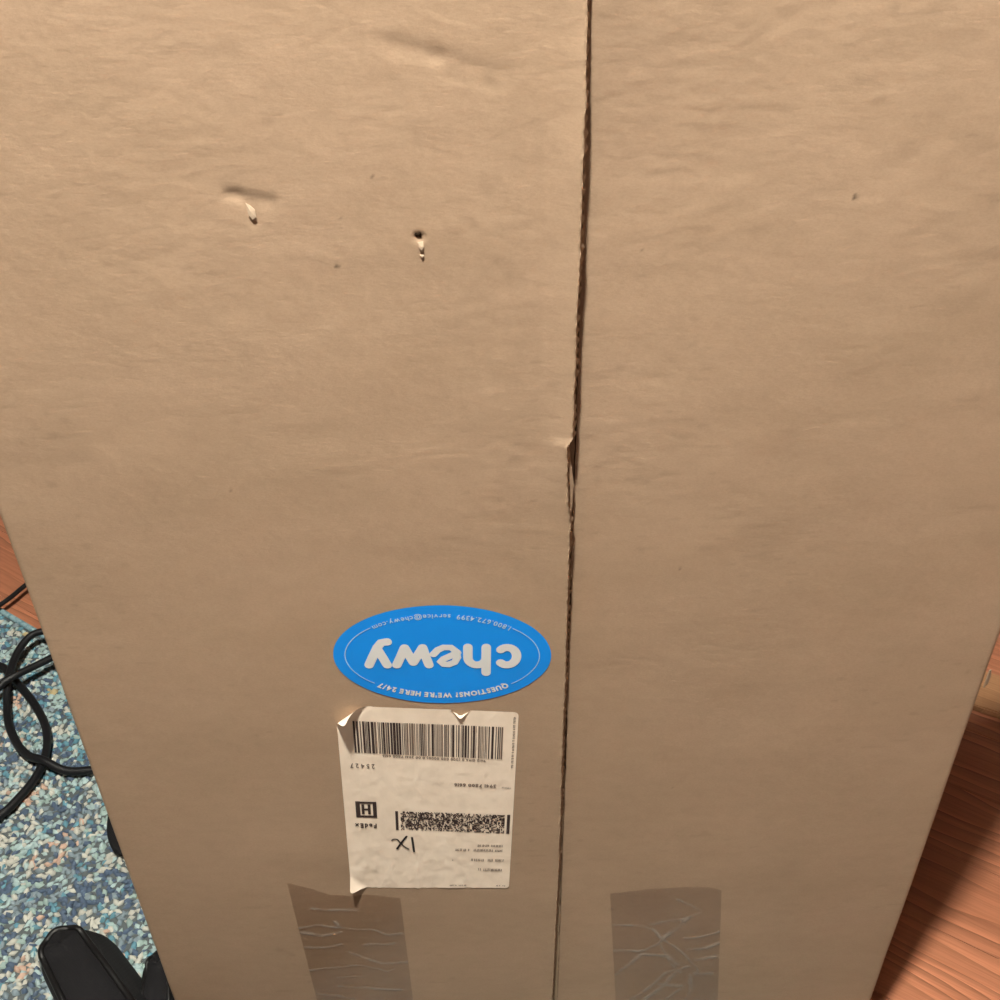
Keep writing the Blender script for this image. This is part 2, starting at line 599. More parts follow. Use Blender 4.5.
def close_flap(V, F, nx, nz, dep_first, dep_last, slope_last=0.0):
    """skirt that gives the liner / board its thickness"""
    idx = np.arange(nx * nz).reshape(nx, nz)
    ring = np.concatenate([idx[:, 0], idx[-1, 1:], idx[-2::-1, -1], idx[0, -2:0:-1]])
    base = V[ring].copy()
    on_first = np.isin(ring, idx[0]); on_last = np.isin(ring, idx[-1])
    dep = np.full(len(ring), 0.004)
    dep[on_first] = dep_first; dep[on_last] = dep_last
    base[:, 1] += dep
    if slope_last:
        zl = base[on_last, 2]
        base[on_last, 0] += slope_last * (0.75 + 0.45 * np.sin(zl * 2 * math.pi / 0.0052 + 2 * vnoise(zl * 60, zl * 0, 55)) + 0.3 * vnoise(zl * 90, zl * 0, 56))
    n0 = len(V)
    V2 = np.concatenate([V, base])
    k = np.arange(len(ring)); k2 = (k + 1) % len(ring)
    sk = np.stack([ring[k], ring[k2], n0 + k2, n0 + k], 1)
    return V2, np.concatenate([F, sk])


NX, NZ = 216, 592
V, F, X, Z = make_flap(seam_x, left_y, XL, True, NX, NZ)
V, F = close_flap(V, F, NX, NZ, 0.004, 0.0036, 0.0014)
flapL = mesh_obj('flap', V, F, m_card, carton, smooth=True)
mk = np.zeros(len(V)); mk[:NX * NZ] = mark_at(X, Z).ravel()
set_attr(flapL, 'mark', mk)


def seam_rx(z):
    z = np.asarray(z, float)
    return 0.0352 + 0.00035 * vnoise(z * 40, z * 0 + 9.1, 8) + 0.00015 * vnoise(z * 400, z * 0 + 4.1, 9) - 0.0009 * sstep(.3, .05, z)


V, F, X, Z = make_flap(seam_rx, right_y, XR, False, NX - 30, NZ)
V, F = close_flap(V, F, NX - 30, NZ, 0.004, 0.004)
flapR = mesh_obj('flap', V, F, m_card, carton, smooth=True)
mk = np.zeros(len(V)); mk[:(NX - 30) * NZ] = mark_at(X, Z).ravel()
set_attr(flapR, 'mark', mk)

# fluted core and inner liner, laid bare along the cut edge of the left flap
pitch = 0.0042
zz = np.arange(ZB + 0.001, ZT - 0.001, pitch / 6)
ph = (zz - ZB) / pitch * 2 * math.pi
V, F = [], []
for i, z in enumerate(zz):
    e = float(np.interp(z, EZ, EX)); fr_ = min(e, 0.034)
    xa, xb = fr_ - 0.010, fr_ - 0.0002
    amp = 0.0011
    for xx in (xa, xb):
        yb = float(left_y(np.array(min(xx, e)), np.array(z)))
        yy = 0.5 * (yb + 0.0007) + 0.5 * 0.0034 + amp * math.sin(ph[i])
        V.append((xx, yy, z))
for i in range(len(zz) - 1):
    F.append((2 * i, 2 * i + 1, 2 * i + 3, 2 * i + 2))
core = mesh_obj('corrugated_core', V, F, m_core, flapL, smooth=True)
core['label'] = 'brown fluted core showing in the cut edge'
zz = np.linspace(ZB, ZT, 420)
V, F = [], []
for z in zz:
    xb = 0.0347 + 0.0004 * float(vnoise(z * 120, 7.5, 52)) + 0.0003 * float(vnoise(z * 500, 7.5, 53))
    V += [(XL + 0.004, 0.0036, z), (xb, 0.0036, z), (xb, 0.0042, z), (XL + 0.004, 0.0042, z)]
for i in range(len(zz) - 1):
    a = 4 * i
    for k in range(4):
        F.append((a + k, a + (k + 1) % 4, a + 4 + (k + 1) % 4, a + 4 + k))
mesh_obj('inner_liner', V, F, m_core, flapL)

# torn sliver of liner below the nick in the seam
zz = np.linspace(0.500, 0.5415, 30)
V, F = [], []
for i, z in enumerate(zz):
    t = i / 29
    xc = 0.0328 + 0.0008 * math.sin(t * 5) + 0.0003 * float(vnoise(z * 300, 2, 61))
    wd = 0.0010 * math.sin(math.pi * min(1, t * 0.9 + 0.08)) + 0.0002
    yy = 0.0006 - 0.0006 * t
    V += [(xc - wd * .4, yy, z), (xc + wd, yy + 0.0008, z)]
for i in range(29):
    F.append((2 * i, 2 * i + 1, 2 * i + 3, 2 * i + 2))
mesh_obj('torn_sliver', V, F, m_card_plain, flapL, smooth=True)

# carton body behind the flaps
box_mesh('body', (XL, 0.0102, ZB), (XR, YB, ZT), m_card_plain, carton, 0.0022)

# punctures and torn flakes of liner
def flake(name, cx, cz, pts, lift, mat, parent):
    V = []
    for (dx, dz, l) in pts:
        x, z = cx + dx, cz + dz
        V.append((x, float(left_y(np.array(x), np.array(z))) - 0.0002 - l * lift, z))
    c = np.mean(V, axis=0); c[1] -= 0.0003
    V.append(tuple(c)); n = len(pts)
    F = [(i, (i + 1) % n, n) for i in range(n)]
    # underside so that the flake has thickness
    V += [(x, y + 0.0003, z) for (x, y, z) in V[:n]]
    F += [(i, n + 1 + i, n + 1 + (i + 1) % n, (i + 1) % n) for i in range(n)]
    return mesh_obj(name, V, F, mat, parent, smooth=False)


mm = 0.001
flake('puncture', -.0309, .6403, [(-1.5 * mm, .3 * mm, 0), (-1.0 * mm, 1.0 * mm, 0), (0, .8 * mm, 0), (.9 * mm, 1.3 * mm, 0), (1.4 * mm, .2 * mm, 0), (1.1 * mm, -1.4 * mm, 0), (.2 * mm, -1.0 * mm, 0), (-.8 * mm, -.9 * mm, 0)], 0, m_pit, flapL)
flake('torn_flake', -.0301, .6362, [(-1.0 * mm, 1.2 * mm, 0), (1.1 * mm, 1.5 * mm, .2), (1.2 * mm, -.6 * mm, 1), (.4 * mm, -2.0 * mm, 1.2), (-.6 * mm, -.8 * mm, .8)], .0007, m_torn, flapL)
flake('torn_flake', -.0299, .6318, [(-.8 * mm, .3 * mm, 0), (.3 * mm, .8 * mm, 0), (1.0 * mm, .2 * mm, .6), (.2 * mm, -.7 * mm, .8)], .0008, m_torn, flapL)
flake('torn_flake', -.0962, .6510, [(-1.6 * mm, 3.2 * mm, 0), (-.2 * mm, 2.2 * mm, .3), (1.7 * mm, .6 * mm, .6), (1.9 * mm, -2.2 * mm, 1.3), (.4 * mm, -3.2 * mm, 1.4), (-1.0 * mm, -1.2 * mm, .8), (-1.2 * mm, 1.0 * mm, .3)], .0006, m_torn, flapL)

# torn tuft of liner on the far right edge
V = []
for (dx, dy, dz) in ((0, 0, -.006), (.0022, .001, -.004), (.0030, .002, .001), (.0018, .0015, .006), (0, 0, .007), (-.0004, -.0006, 0)):
    V.append((XR + dx - 0.0004, 0.006 + dy, 0.3835 + dz))
V += [(a, b + 0.0008, c) for a, b, c in V]
F = [(0, 1, 2, 3, 4, 5), (11, 10, 9, 8, 7, 6)] + [(i, (i + 1) % 6, 6 + (i + 1) % 6, 6 + i) for i in range(6)]
mesh_obj('torn_edge', V, F, m_torn, carton)

# ------------------------------------------------------------------ lettering tools
_glyphs = {}


def glyph(ch, bold=0.0):
    key = (ch, bold)
    if key not in _glyphs:
        cu = bpy.data.curves.new('glyph', 'FONT')
        cu.body = ch
        cu.size = 1.0
        cu.offset = bold
        cu.resolution_u = 3
        ob = bpy.data.objects.new('glyph', cu)
        C.objects.link(ob)
        dg = bpy.context.evaluated_depsgraph_get()
        dg.update()
        ev = ob.evaluated_get(dg)
        me = ev.to_mesh()
        vs_ = [(v.co.x, v.co.y) for v in me.vertices]
        fs_ = [tuple(p.vertices) for p in me.polygons]
        ev.to_mesh_clear()
        bpy.data.objects.remove(ob, do_unlink=True)
        bpy.data.curves.remove(cu)
        if vs_:
            x0 = min(v[0] for v in vs_); x1 = max(v[0] for v in vs_)
        else:
            x0, x1 = 0, 0.28
        _glyphs[key] = ([(x - x0, y) for x, y in vs_], fs_, x1 - x0)
    return _glyphs[key]


def layout(text, bold=0.0, track=0.09):
    out_, x = [], 0.0
    for ch in text:
        if ch == ' ':
            x += 0.32; continue
        vs_, fs_, w = glyph(ch, bold)
        out_.append((x, w, vs_, fs_))
        x += w + track
    return out_, x - track


def stroke(pts, w, V, F, mapper, cap=8):
    """flat ribbon with round caps through pts, appended to V/F through mapper(u, v)"""
    P = np.asarray(pts, float)
    n = len(P)
    T = np.gradient(P, axis=0); T /= np.maximum(np.linalg.norm(T, axis=1), 1e-9)[:, None]
    Nn = np.stack([-T[:, 1], T[:, 0]], 1) * w / 2
    L = [P[i] + Nn[i] for i in range(n)]; R = [P[i] - Nn[i] for i in range(n)]
    a0 = math.atan2(-T[0][1], -T[0][0]); a1 = math.atan2(T[-1][1], T[-1][0])
    c0 = [P[0] + w / 2 * np.array([math.cos(a0 + a), math.sin(a0 + a)]) for a in np.linspace(-math.pi / 2, math.pi / 2, cap)[1:-1]]
    c1 = [P[-1] + w / 2 * np.array([math.cos(a1 + a), math.sin(a1 + a)]) for a in np.linspace(-math.pi / 2, math.pi / 2, cap)[1:-1]]
    base = len(V)
    for i in range(n):
        V.append(mapper(*L[i])); V.append(mapper(*R[i]))
    for i in range(n - 1):
        F.append((base + 2 * i, base + 2 * i + 1, base + 2 * i + 3, base + 2 * i + 2))
    for pts_c, li, ri in ((c0, base, base + 1), (c1, base + 2 * n - 1, base + 2 * n - 2)):
        b2 = len(V)
        for q in pts_c:
            V.append(mapper(*q))
        F.append(tuple([li] + list(range(b2, b2 + len(pts_c))) + [ri]))


# ------------------------------------------------------------------ oval sticker
OC = (-.0317, .4142); OA, OB = .0572, .0347; OT = math.radians(-1.6)


def oval_map(off):
    def f(u, v):        # upright sticker coordinates; the sticker is stuck upside down
        u, v = -u, -v
        x = OC[0] + u * math.cos(OT) - v * math.sin(OT)
        z = OC[1] + u * math.sin(OT) + v * math.cos(OT)
        y = float(left_y(np.array(x), np.array(z))) - off
        return (x, y, z)
    return f


mp0 = oval_map(0.00030)
V, F = [mp0(0, 0)], []
NS, NR = 96, 14
for i in range(1, NR + 1):
    for k in range(NS):
        a = 2 * math.pi * k / NS
        V.append(mp0(OA * i / NR * math.cos(a), OB * i / NR * math.sin(a)))
for k in range(NS):
    F.append((0, 1 + k, 1 + (k + 1) % NS))
for i in range(NR - 1):
    for k in range(NS):
        a = 1 + i * NS
        F.append((a + k, a + NS + k, a + NS + (k + 1) % NS, a + (k + 1) % NS))
oval = mesh_obj('oval_sticker', V, F, m_blue, carton, smooth=True)
oval['label'] = 'bright blue oval sticker with white lettering, stuck upside down'

mp1 = oval_map(0.00052)
# large rounded wordmark
W = 0.0050
V, F = [], []


def arc(cx, cy, rx, ry, a0, a1, n=24, tilt=0.0):
    out_ = []
    for a in np.linspace(math.radians(a0), math.radians(a1), n):
        x, y = rx * math.cos(a), ry * math.sin(a)
        out_.append((cx + x * math.cos(tilt) - y * math.sin(tilt), cy + x * math.sin(tilt) + y * math.cos(tilt)))
    return out_


k = 0.001
S = lambda pts: [(x * k, (y - 2.0) * k) for x, y in pts]
stroke(S(arc(-34.0, 1.7, 5.0, 6.2, 48, 312)), W, V, F, mp1)
stroke(S([(-23.0, 13.6), (-23.0, 8), (-23.0, 2), (-23.0, -4.6)]), W, V, F, mp1)
stroke(S(arc(-18.2, 2.8, 4.8, 5.2, 170, 0, 16) + [(-13.4, -1), (-13.4, -4.6)]), W, V, F, mp1)
stroke(S([(-8.0, -0.6), (-4.5, 1.6), (-0.5, 4.0), (1.2, 6.0), (-0.4, 7.6), (-3.2, 7.9), (-6.4, 6.2), (-7.9, 2.8), (-7.4, -1.4), (-4.6, -4.2), (-0.6, -4.2), (2.4, -2.4), (4.6, 0.6)]), W * 0.82, V, F, mp1)
stroke(S([(7.2, 8.2), (8.6, 3), (10.2, -4.0)]), W, V, F, mp1)
stroke(S([(10.2, -4.0), (12.6, 0.8), (15.4, 6.4)]), W, V, F, mp1)
stroke(S([(15.4, 6.4), (17.6, 1.0), (19.6, -4.0)]), W, V, F, mp1)
stroke(S([(19.6, -4.0), (21.8, 2), (24.2, 8.2)]), W, V, F, mp1)
stroke(S([(29.2, 8.2), (31.2, 3), (33.6, -2.6)]), W, V, F, mp1)
stroke(S([(38.8, 8.2), (36.6, 2.6), (33.8, -4.2), (31.6, -7.6), (28.4, -8.2)]), W, V, F, mp1)
o = mesh_obj('wordmark', V, F, m_white, oval)
o['label'] = 'rounded white lettering reading chewy'


def arc_text(name, text, rx, ry, total, size, top, bold, mat, shift=0.0):
    lay, wtot = layout(text, bold, 0.13)
    V, F = [], []
    # walk along the ellipse by arc length
    aa = np.linspace(-1.25, 1.25, 801)
    if top:
        ex, ey = rx * np.sin(aa), ry * np.cos(aa)
    else:
        ex, ey = rx * np.sin(aa), -ry * np.cos(aa)
    sl = np.concatenate([[0], np.cumsum(np.hypot(np.diff(ex), np.diff(ey)))])
    s_mid = np.interp(0, aa, sl)
    sc = total / wtot
    for (x, w, gv, gf) in lay:
        sm = s_mid + shift + (x + w / 2 - wtot / 2) * sc
        px, py = np.interp(sm, sl, ex), np.interp(sm, sl, ey)
        qx, qy = np.interp(sm + 0.0004, sl, ex), np.interp(sm + 0.0004, sl, ey)
        th = math.atan2(qy - py, qx - px)
        b = len(V)
        for (gx, gy) in gv:
            lx, ly = (gx - w / 2) * sc, (gy - 0.34) * size
            V.append(mp1(px + lx * math.cos(th) - ly * math.sin(th), py + lx * math.sin(th) + ly * math.cos(th)))
        F += [tuple(b + i for i in f) for f in gf]
    return mesh_obj(name, V, F, mat, oval)


arc_text('slogan_lettering', "QUESTIONS? WE'RE HERE 24/7", .0505, .0285, .0720, .0047, True, 0.05, m_white)
arc_text('contact_lettering', "1.800.672.4399  service@chewy.com", .0500, .0275, .0730, .0043, False, 0.018, m_paleblue)
for a0, a1 in ((-44, 44), (136, 224)):
    V, F = [], []
    stroke([(.0510 * math.cos(math.radians(a)), .0283 * math.sin(math.radians(a))) for a in np.linspace(a0, a1, 40)], .00045, V, F, mp1, 4)
    mesh_obj('outline', V, F, m_paleblue, oval)

# ------------------------------------------------------------------ shipping label
LC = (-.0453, .2947); LW, LH = .1003, .158; LA = math.radians(-2.5)
CR_A = np.array([19.5, 158.0]); CR_N = np.array([-17.0, 19.0]); CR_N /= np.linalg.norm(CR_N)
CURL_R = 5.6


def lab_map(off):
    def f(a, b):
        """a, b in millimetres from the lower left corner as it hangs"""
        lift = 0.0
        d = (a - CR_A[0]) * CR_N[0] + (b - CR_A[1]) * CR_N[1]
        if d > 0:                                   # rolled-up corner
            th = d / CURL_R
            a -= CR_N[0] * (d - CURL_R * math.sin(th)); b -= CR_N[1] * (d - CURL_R * math.sin(th))
            lift += CURL_R * (1 - math.cos(th)) * 0.001
        d2 = 9.5 - (a + b * 0.75)                   # lifted lower corner
        if d2 > 0:
            lift += 0.00034 * d2 + 0.00003 * d2 * d2
        lift += 0.0012 * math.exp(-((a - 4) / 5) ** 2 - ((b - 14) / 8) ** 2) * 0.5
        dn = abs(a - 68.3) / 5.4                    # small torn lip at the upper edge
        if dn < 1:
            ex_ = b - (158.0 - 4.2 * (1 - dn))
            if ex_ > 0:
                b -= 1.25 * ex_
                lift += 0.00045 * ex_
        lift += 0.00022 * max(0.0, float(vnoise(a * .16, b * .10, 71))) * (1.2 - b / 158)
        lift += 0.00014 * float(vnoise(a * .45, b * .22, 72)) * (1.15 - 0.8 * b / 158)
        for (ca, cb, ch_) in ((43, 10, 40), (26, 16, 22), (10, 26, 18), (16, 26, 14), (73, 12, 9), (82, 105, 18), (44, 105, 30)):
            lift += 0.00042 * math.exp(-((a - ca - 0.8 * math.sin(b * .3)) / 0.9) ** 2) * math.exp(-((b - cb) / (ch_ * .55)) ** 4)
        b += 3.6 * (1 - a / 100.3) * max(0.0, b / 158) ** 4
        u, v_ = a * 0.001 - LW / 2, b * 0.001 - LH / 2
        x = LC[0] + u * math.cos(LA) - v_ * math.sin(LA)
        z = LC[1] + u * math.sin(LA) + v_ * math.cos(LA)
        y = float(left_y(np.array(x), np.array(z))) - off - lift
        if d > 0:
            # printed side turns towards the label, so offset along the roll
            y += off
            x += off * 0.0
        return (x, y, z)
    return f


lm0 = lab_map(0.00030); lm1 = lab_map(0.00060); lm2 = lab_map(0.0007)
na, nb = 84, 120
V = []
for i in range(na):
    for j in range(nb):
        a = i / (na - 1) * LW * 1000; b = j / (nb - 1) * LH * 1000
        # rounded corners
        for ca, cb in ((0, 0), (LW * 1000, 0), (LW * 1000, LH * 1000)):
            pass
        rr = 2.6
        ax = min(a, LW * 1000 - a); bx = min(b, LH * 1000 - b)
        if ax < rr and bx < rr:
            dd = math.hypot(rr - ax, rr - bx)
            if dd > rr:
                sc_ = rr / dd
                nax, nbx = rr - (rr - ax) * sc_, rr - (rr - bx) * sc_
                a = nax if a < LW * 500 else LW * 1000 - nax
                b = nbx if b < LH * 500 else LH * 1000 - nbx
        V.append(lm0(a, b))
label = mesh_obj('shipping_label', np.array(V), grid_faces(na, nb), m_label, carton, smooth=True)
label['label'] = 'creased off-white shipping label with barcodes and a curled corner, stuck upside down'


def quad_strip(a0, a1, b0, b1, V, F, mapper, nb_=8):
    b = len(V)
    for j in range(nb_ + 1):
        bb = b0 + (b1 - b0) * j / nb_
        V.append(mapper(a0, bb)); V.append(mapper(a1, bb))
    for j in range(nb_):
        F.append((b + 2 * j, b + 2 * j + 1, b + 2 * j + 3, b + 2 * j + 2))


# linear barcode
V, F = [], []; V3, F3 = [], []
rb = random.Random(11)
a = 8.8
while a < 92.2:
    w = rb.choice((0.38, 0.38, 0.5, 0.75, 1.0, 1.35)) * (1.12 if a < 40 else 0.92)
    if a < 15 or 84 < a:
        w *= 1.35
    w = min(w, 92.6 - a)
    t = (a - 8.8) / 83.8
    skew = 0.0
    worn = rb.random() < (0.08 if a < 36 or a > 85 else 0.5)
    quad_strip(a, a + w, 123.4 - 3.2 * t, 147.6 - 1.4 * t, V3 if worn else V, F3 if worn else F, lm1, 12)
    a += w + rb.choice((0.38, 0.38, 0.5, 0.75, 1.0)) * (0.85 if a < 60 else 1.05)
mesh_obj('barcode', V, F, m_ink, label)
mesh_obj('worn_barcode_lines', V3, F3, m_ink2, label)

# stacked code
V, F = [], []
rows_, cols_ = 20, 96
for r in range(rows_):
    for c in range(cols_):
        if rb.random() < 0.50:
            a0 = 33.2 + 62.2 * c / cols_; a1 = 33.2 + 62.2 * (c + 1) / cols_
            t = c / cols_
            b0 = 57.2 + 17.0 * r / rows_ - 2.6 * t; b1 = 57.2 + 17.0 * (r + 1) / rows_ - 2.6 * t
            quad_strip(a0, a1, b0, b1, V, F, lm1, 1)
quad_strip(30.1, 31.7, 57.2, 74.4, V, F, lm1, 6)
quad_strip(96.8, 98.6, 54.4, 72.0, V, F, lm1, 6)
mesh_obj('stacked_barcode', V, F, m_ink, label)


def label_text(name, text, a_right, b_top, width, cap, mat, bold=0.0, slope=-0.03, track=0.1):
    """text printed upside down: starts at the right end, baseline on top"""
    lay, wt = layout(text, bold, track)
    V, F = [], []
    sx, sy = width / wt, cap / 0.70
    for (x, w, gv, gf) in lay:
        b = len(V)
        for (gx, gy) in gv:
            da = (x + gx) * sx
            V.append(lm1(a_right - da, b_top - gy * sy - slope * da))
        F += [tuple(b + i for i in f) for f in gf]
    return mesh_obj(name, V, F, mat, label)


label_text('caption_lettering', "9612 0194 0 (000 000 0000) 0 00 3941 7800 6616", 82.9, 119.6, 58.7, 1.9, m_ink2, 0.03, -0.045)
label_text('postcode_lettering', "25427", 19.6, 114.2, 14.0, 3.6, m_ink, 0.0, -0.03, 0.35)
label_text('tracking_lettering', "3941 7800 6616", 89.4, 98.6, 24.3, 2.6, m_ink2, 0.03)
label_text('tracking_mark', "TRK#", 98.3, 96.6, 5.6, 1.4, m_ink2, 0.0)
label_text('carrier_lettering', "FedEx", 18.6, 62.6, 13.0, 3.8, m_ink, 0.03, -0.03, 0.18)
# framed letter
V, F = [], []
a0, a1, b0, b1 = 6.8, 19.2, 68.4, 82.6
quad_strip(a0, a0 + 2.6, b0, b1, V, F, lm1, 6); quad_strip(a1 - 2.2, a1, b0 - .4, b1 - .4, V, F, lm1, 6)
quad_strip(a0, a1, b0 - .2, b0 + 1.7, V, F, lm1, 2); quad_strip(a0, a1, b1 - 1.9, b1 - .2, V, F, lm1, 2)
quad_strip(10.3, 11.9, 71.2, 79.9, V, F, lm1, 4); quad_strip(14.0, 15.6, 71.2, 79.9, V, F, lm1, 4); quad_strip(11.9, 14.0, 74.7, 76.3, V, F, lm1, 1)
mesh_obj('service_letter', V, F, m_ink, label)


def scribble(name, runs, mat):
    """print too small to read: rows of tiny strokes"""
    V, F = [], []
    for (a0, a1, b, h, vert) in runs:
        x = a0
        while x < a1:
            cw = rb.uniform(0.5, 1.0)
            if rb.random() < 0.86:
                kind = rb.random()
                parts_ = [(0, .40, 0, 1)] if kind < .3 else ([(0, .40, 0, 1), (.3, cw, .35, .6)] if kind < .6 else [(0, cw, 0, .25), (cw * .35, cw * .35 + .40, .1, .95)])
                for (p0, p1, q0, q1) in parts_:
                    if not vert:
                        quad_strip(x + p0, x + p1, b + q0 * h - 0.03 * (x - a0), b + q1 * h - 0.03 * (x - a0), V, F, lm1, 1)
                    else:
                        quad_strip(b + q0 * h, b + q1 * h, x + p0, x + p1, V, F, lm1, 1)
                x += cw + .22
            else:
                x += 1.1
    return mesh_obj(name, V, F, mat, label)


scribble('address_lettering', [(66, 96.5, 37.6, 2.3, False), (79.5, 96, 41.8, 2.0, False), (75.6, 95.6, 27.6, 2.5, False), (80.3, 96, 18.0, 2.4, False), (61.4, 73, 2.6, 1.2, False), (92, 97.5, 2.4, 1.0, False), (64, 65, 28, 1, False)], m_ink2)
scribble('margin_lettering', [(113, 154, 97.6, 1.3, True)], m_ink2)
# pen marks
for pts, w in (([(27.3, 47.4), (28.6, 48.6), (30.6, 48.3), (32.4, 45.4), (34.2, 42.5), (37.4, 39.4)], .95), ([(36.3, 51.2), (33.6, 46.4), (30.3, 39.8)], 1.35), ([(39.6, 50.2), (40.1, 44), (40.6, 37.0)], 1.35)):
    V, F = [], []
    sm = catmull([(p[0], p[1], 0) for p in pts], 6)[:, :2]
    stroke(sm, w, V, F, lm2, 6)
    o = mesh_obj('pen_stroke', V, F, m_pen, label)
    o['label'] = 'black handwritten pen stroke'

# ------------------------------------------------------------------ tape strips
TAPE_L = [[(-0.1388,0.1739),(-0.1244,0.1781),(-0.1082,0.1746),(-0.0877,0.1712),(-0.0797,0.1662),(-0.0698,0.1683)],[(-0.1264,0.1966),(-0.113,0.194),(-0.0981,0.1935)],[(-0.1366,0.1691),(-0.1216,0.1662),(-0.1115,0.1695)],[(-0.1366,0.1522),(-0.1231,0.153),(-0.1115,0.1563)],[(-0.1068,0.1464),(-0.0947,0.1386),(-0.0866,0.1333),(-0.0679,0.1335)],[(-0.1363,0.126),(-0.1202,0.128),(-0.1027,0.13),(-0.0831,0.123),(-0.0785,0.1262)],[(-0.0961,0.1546),(-0.0763,0.156)],[(-0.1183,0.1046),(-0.1008,0.1035),(-0.0848,0.1009),(-0.0761,0.0993)],[(-0.1347,0.0958),(-0.1194,0.094),(-0.1096,0.0883)],[(-0.113,0.1813),(-0.1109,0.1754)],[(-0.1186,0.1151),(-0.1009,0.1184)],[(-.13,.06),(-.10,.065),(-.075,.058)],[(-.125,.035),(-.09,.03)]]
TAPE_R = [[(0.0694,0.1668),(0.0882,0.1646),(0.0968,0.1613),(0.1023,0.1528),(0.1129,0.142),(0.1226,0.1289),(0.1299,0.1178),(0.1326,0.1088)],[(0.0953,0.1664),(0.1046,0.1702),(0.1176,0.1718),(0.1265,0.1786)],[(0.1199,0.1728),(0.1115,0.1588),(0.106,0.1517)],[(0.0727,0.1369),(0.09,0.1353),(0.1017,0.1434),(0.1061,0.1506)],[(0.0754,0.1084),(0.0835,0.1192),(0.0915,0.1309),(0.1089,0.1304),(0.1174,0.1182)],[(0.1196,0.1492),(0.1316,0.1509),(0.1421,0.1558)],[(0.1232,0.1364),(0.1355,0.1371),(0.1434,0.1432)],[(0.1293,0.1244),(0.1415,0.1262)],[(0.0874,0.0747),(0.0993,0.0895),(0.1105,0.1095),(0.1251,0.1157)],[(0.0978,0.0744),(0.1105,0.0937),(0.1179,0.1115)],[(0.1043,0.1423),(0.112,0.1227),(0.1206,0.1092)],[(0.1274,0.1045),(0.1293,0.0908),(0.1276,0.0734)],[(0.131,0.1067),(0.1422,0.1074)],[(0.111,0.1938),(0.1209,0.1876),(0.1261,0.1825)],[(0.1067,0.0938),(0.1222,0.091)],[(0.112,0.0739),(0.1225,0.0876)],[(.09,.06),(.12,.05),(.145,.055)]]


def tape_strip(top, bl, br, creases, yfun, wdt, label_text_, strength):
    nu, nv = 100, 260
    tx = np.array([p[0] for p in top]); tz = np.array([p[1] for p in top])
    s = np.linspace(0, 1, nu)[:, None]; t = np.linspace(0, 1, nv)[None, :]
    topx = tx[0] + (tx[-1] - tx[0]) * s
    topz = np.interp(topx, tx, tz) + 0.0004 * vnoise(topx * 300, topx * 0, 81)
    botx = bl + (br - bl) * s
    X = botx + (topx - botx) * t
    Z = ZB + 0.0003 + (topz - ZB - 0.0003) * t
    h = np.zeros_like(X); cr = np.zeros_like(X)
    wob = 0.0011 * vnoise(X * 110, Z * 110, 82)
    for i, line in enumerate(creases):
        line = [tuple(p) for p in line]
        dmin = np.full_like(X, 9.0)
        for (p, q) in zip(line[:-1], line[1:]):
            d, _ = seg_dist(X + wob * .5, Z + wob, p[0], p[1], q[0], q[1])
            dmin = np.minimum(dmin, d)
        w_ = wdt * (0.7 + 0.6 * ((i * 7) % 5) / 4)
        k_ = np.exp(-(dmin / w_) ** 2)
        cr = np.maximum(cr, k_ * strength * (0.65 + 0.5 * vnoise(X * 160, Z * 160, 83)))
        h = np.maximum(h, k_ * 0.00045)
    # faint haze between the creases
    cr = np.maximum(cr, 0.10 * sstep(0.0, 0.8, vnoise(X * 70, Z * 90, 84)) * (1 - t))
    h += 0.00006 * vnoise(X * 130, Z * 200, 85)
    Y = yfun(X, Z) - 0.00032 - h
    V = np.stack([X, Y, Z], -1).reshape(-1, 3)
    o = mesh_obj('packing_tape', V, grid_faces(nu, nv), m_tape, carton, smooth=True)
    set_attr(o, 'crease', np.clip(cr, 0, 1).ravel())
    o['label'] = label_text_
    return o


tape_strip([(-.1389, .2236), (-.1281, .2192), (-.1140, .2110), (-.1006, .2085), (-.0900, .2100), (-.0685, .2059)], -.1341, -.0676, TAPE_L, left_y, 0.0011, 'clear packing tape with crosswise creases', 0.62)
TAPE_R = [[(p[0] * 1.004, p[1] - 0.0024) for p in l_] for l_ in TAPE_R]
tape_strip([(.0672, .1978), (.0929, .2024), (.1188, .2040), (.1306, .2032), (.1396, .1991)], .0822, .1566, TAPE_R, right_y, 0.0016, 'clear packing tape with branching creases', 0.62)
# second, almost invisible length of tape residue is not built: it does not show

# ------------------------------------------------------------------ the rug
RE = np.array([-0.535, 0.4883])        # a point on its far edge
rug = empty('area_rug', (-0.2, 0.0, 0.0), 'tufted rug speckled in teal, navy, cream and peach lying on the wooden boards', 'rug')
RS0, RS1, RT1 = -0.55, 1.30, 1.10
INW = -N


def rug_pt(s, t, z):
    p = RE + U * s + INW * t
    return (p[0], p[1], z)


# backing slab
V = [rug_pt(RS0, 0.001, z) for z in (0.0004, 0.0045)] + [rug_pt(RS1, 0.001, z) for z in (0.0004, 0.0045)] + \
    [rug_pt(RS1, RT1, z) for z in (0.0004, 0.0045)] + [rug_pt(RS0, RT1, z) for z in (0.0004, 0.0045)]
F = [(1, 3, 5, 7), (0, 6, 4, 2), (0, 2, 3, 1), (2, 4, 5, 3), (4, 6, 7, 5), (6, 0, 1, 7)]
m_back = Mat('rug_backing', (0.09, 0.105, 0.11), 0.95, 0.1).m
mesh_obj('backing', V, F, m_back, rug)
M = Mat('rug_edge_yarn', (0.22, 0.36, 0.42), 0.95, 0.1)
M.color(M.ramp(M.noise(M.coords((200, 200, 200)), 1.0, 2), [(0.35, (0.11, 0.22, 0.27)), (0.6, (0.25, 0.38, 0.42))]))
path = [rug_pt(s, 0.0, 0.0055) for s in np.linspace(RS0, RS1, 60)]
tube('binding', path, 0.0034, M.m, rug, 8)

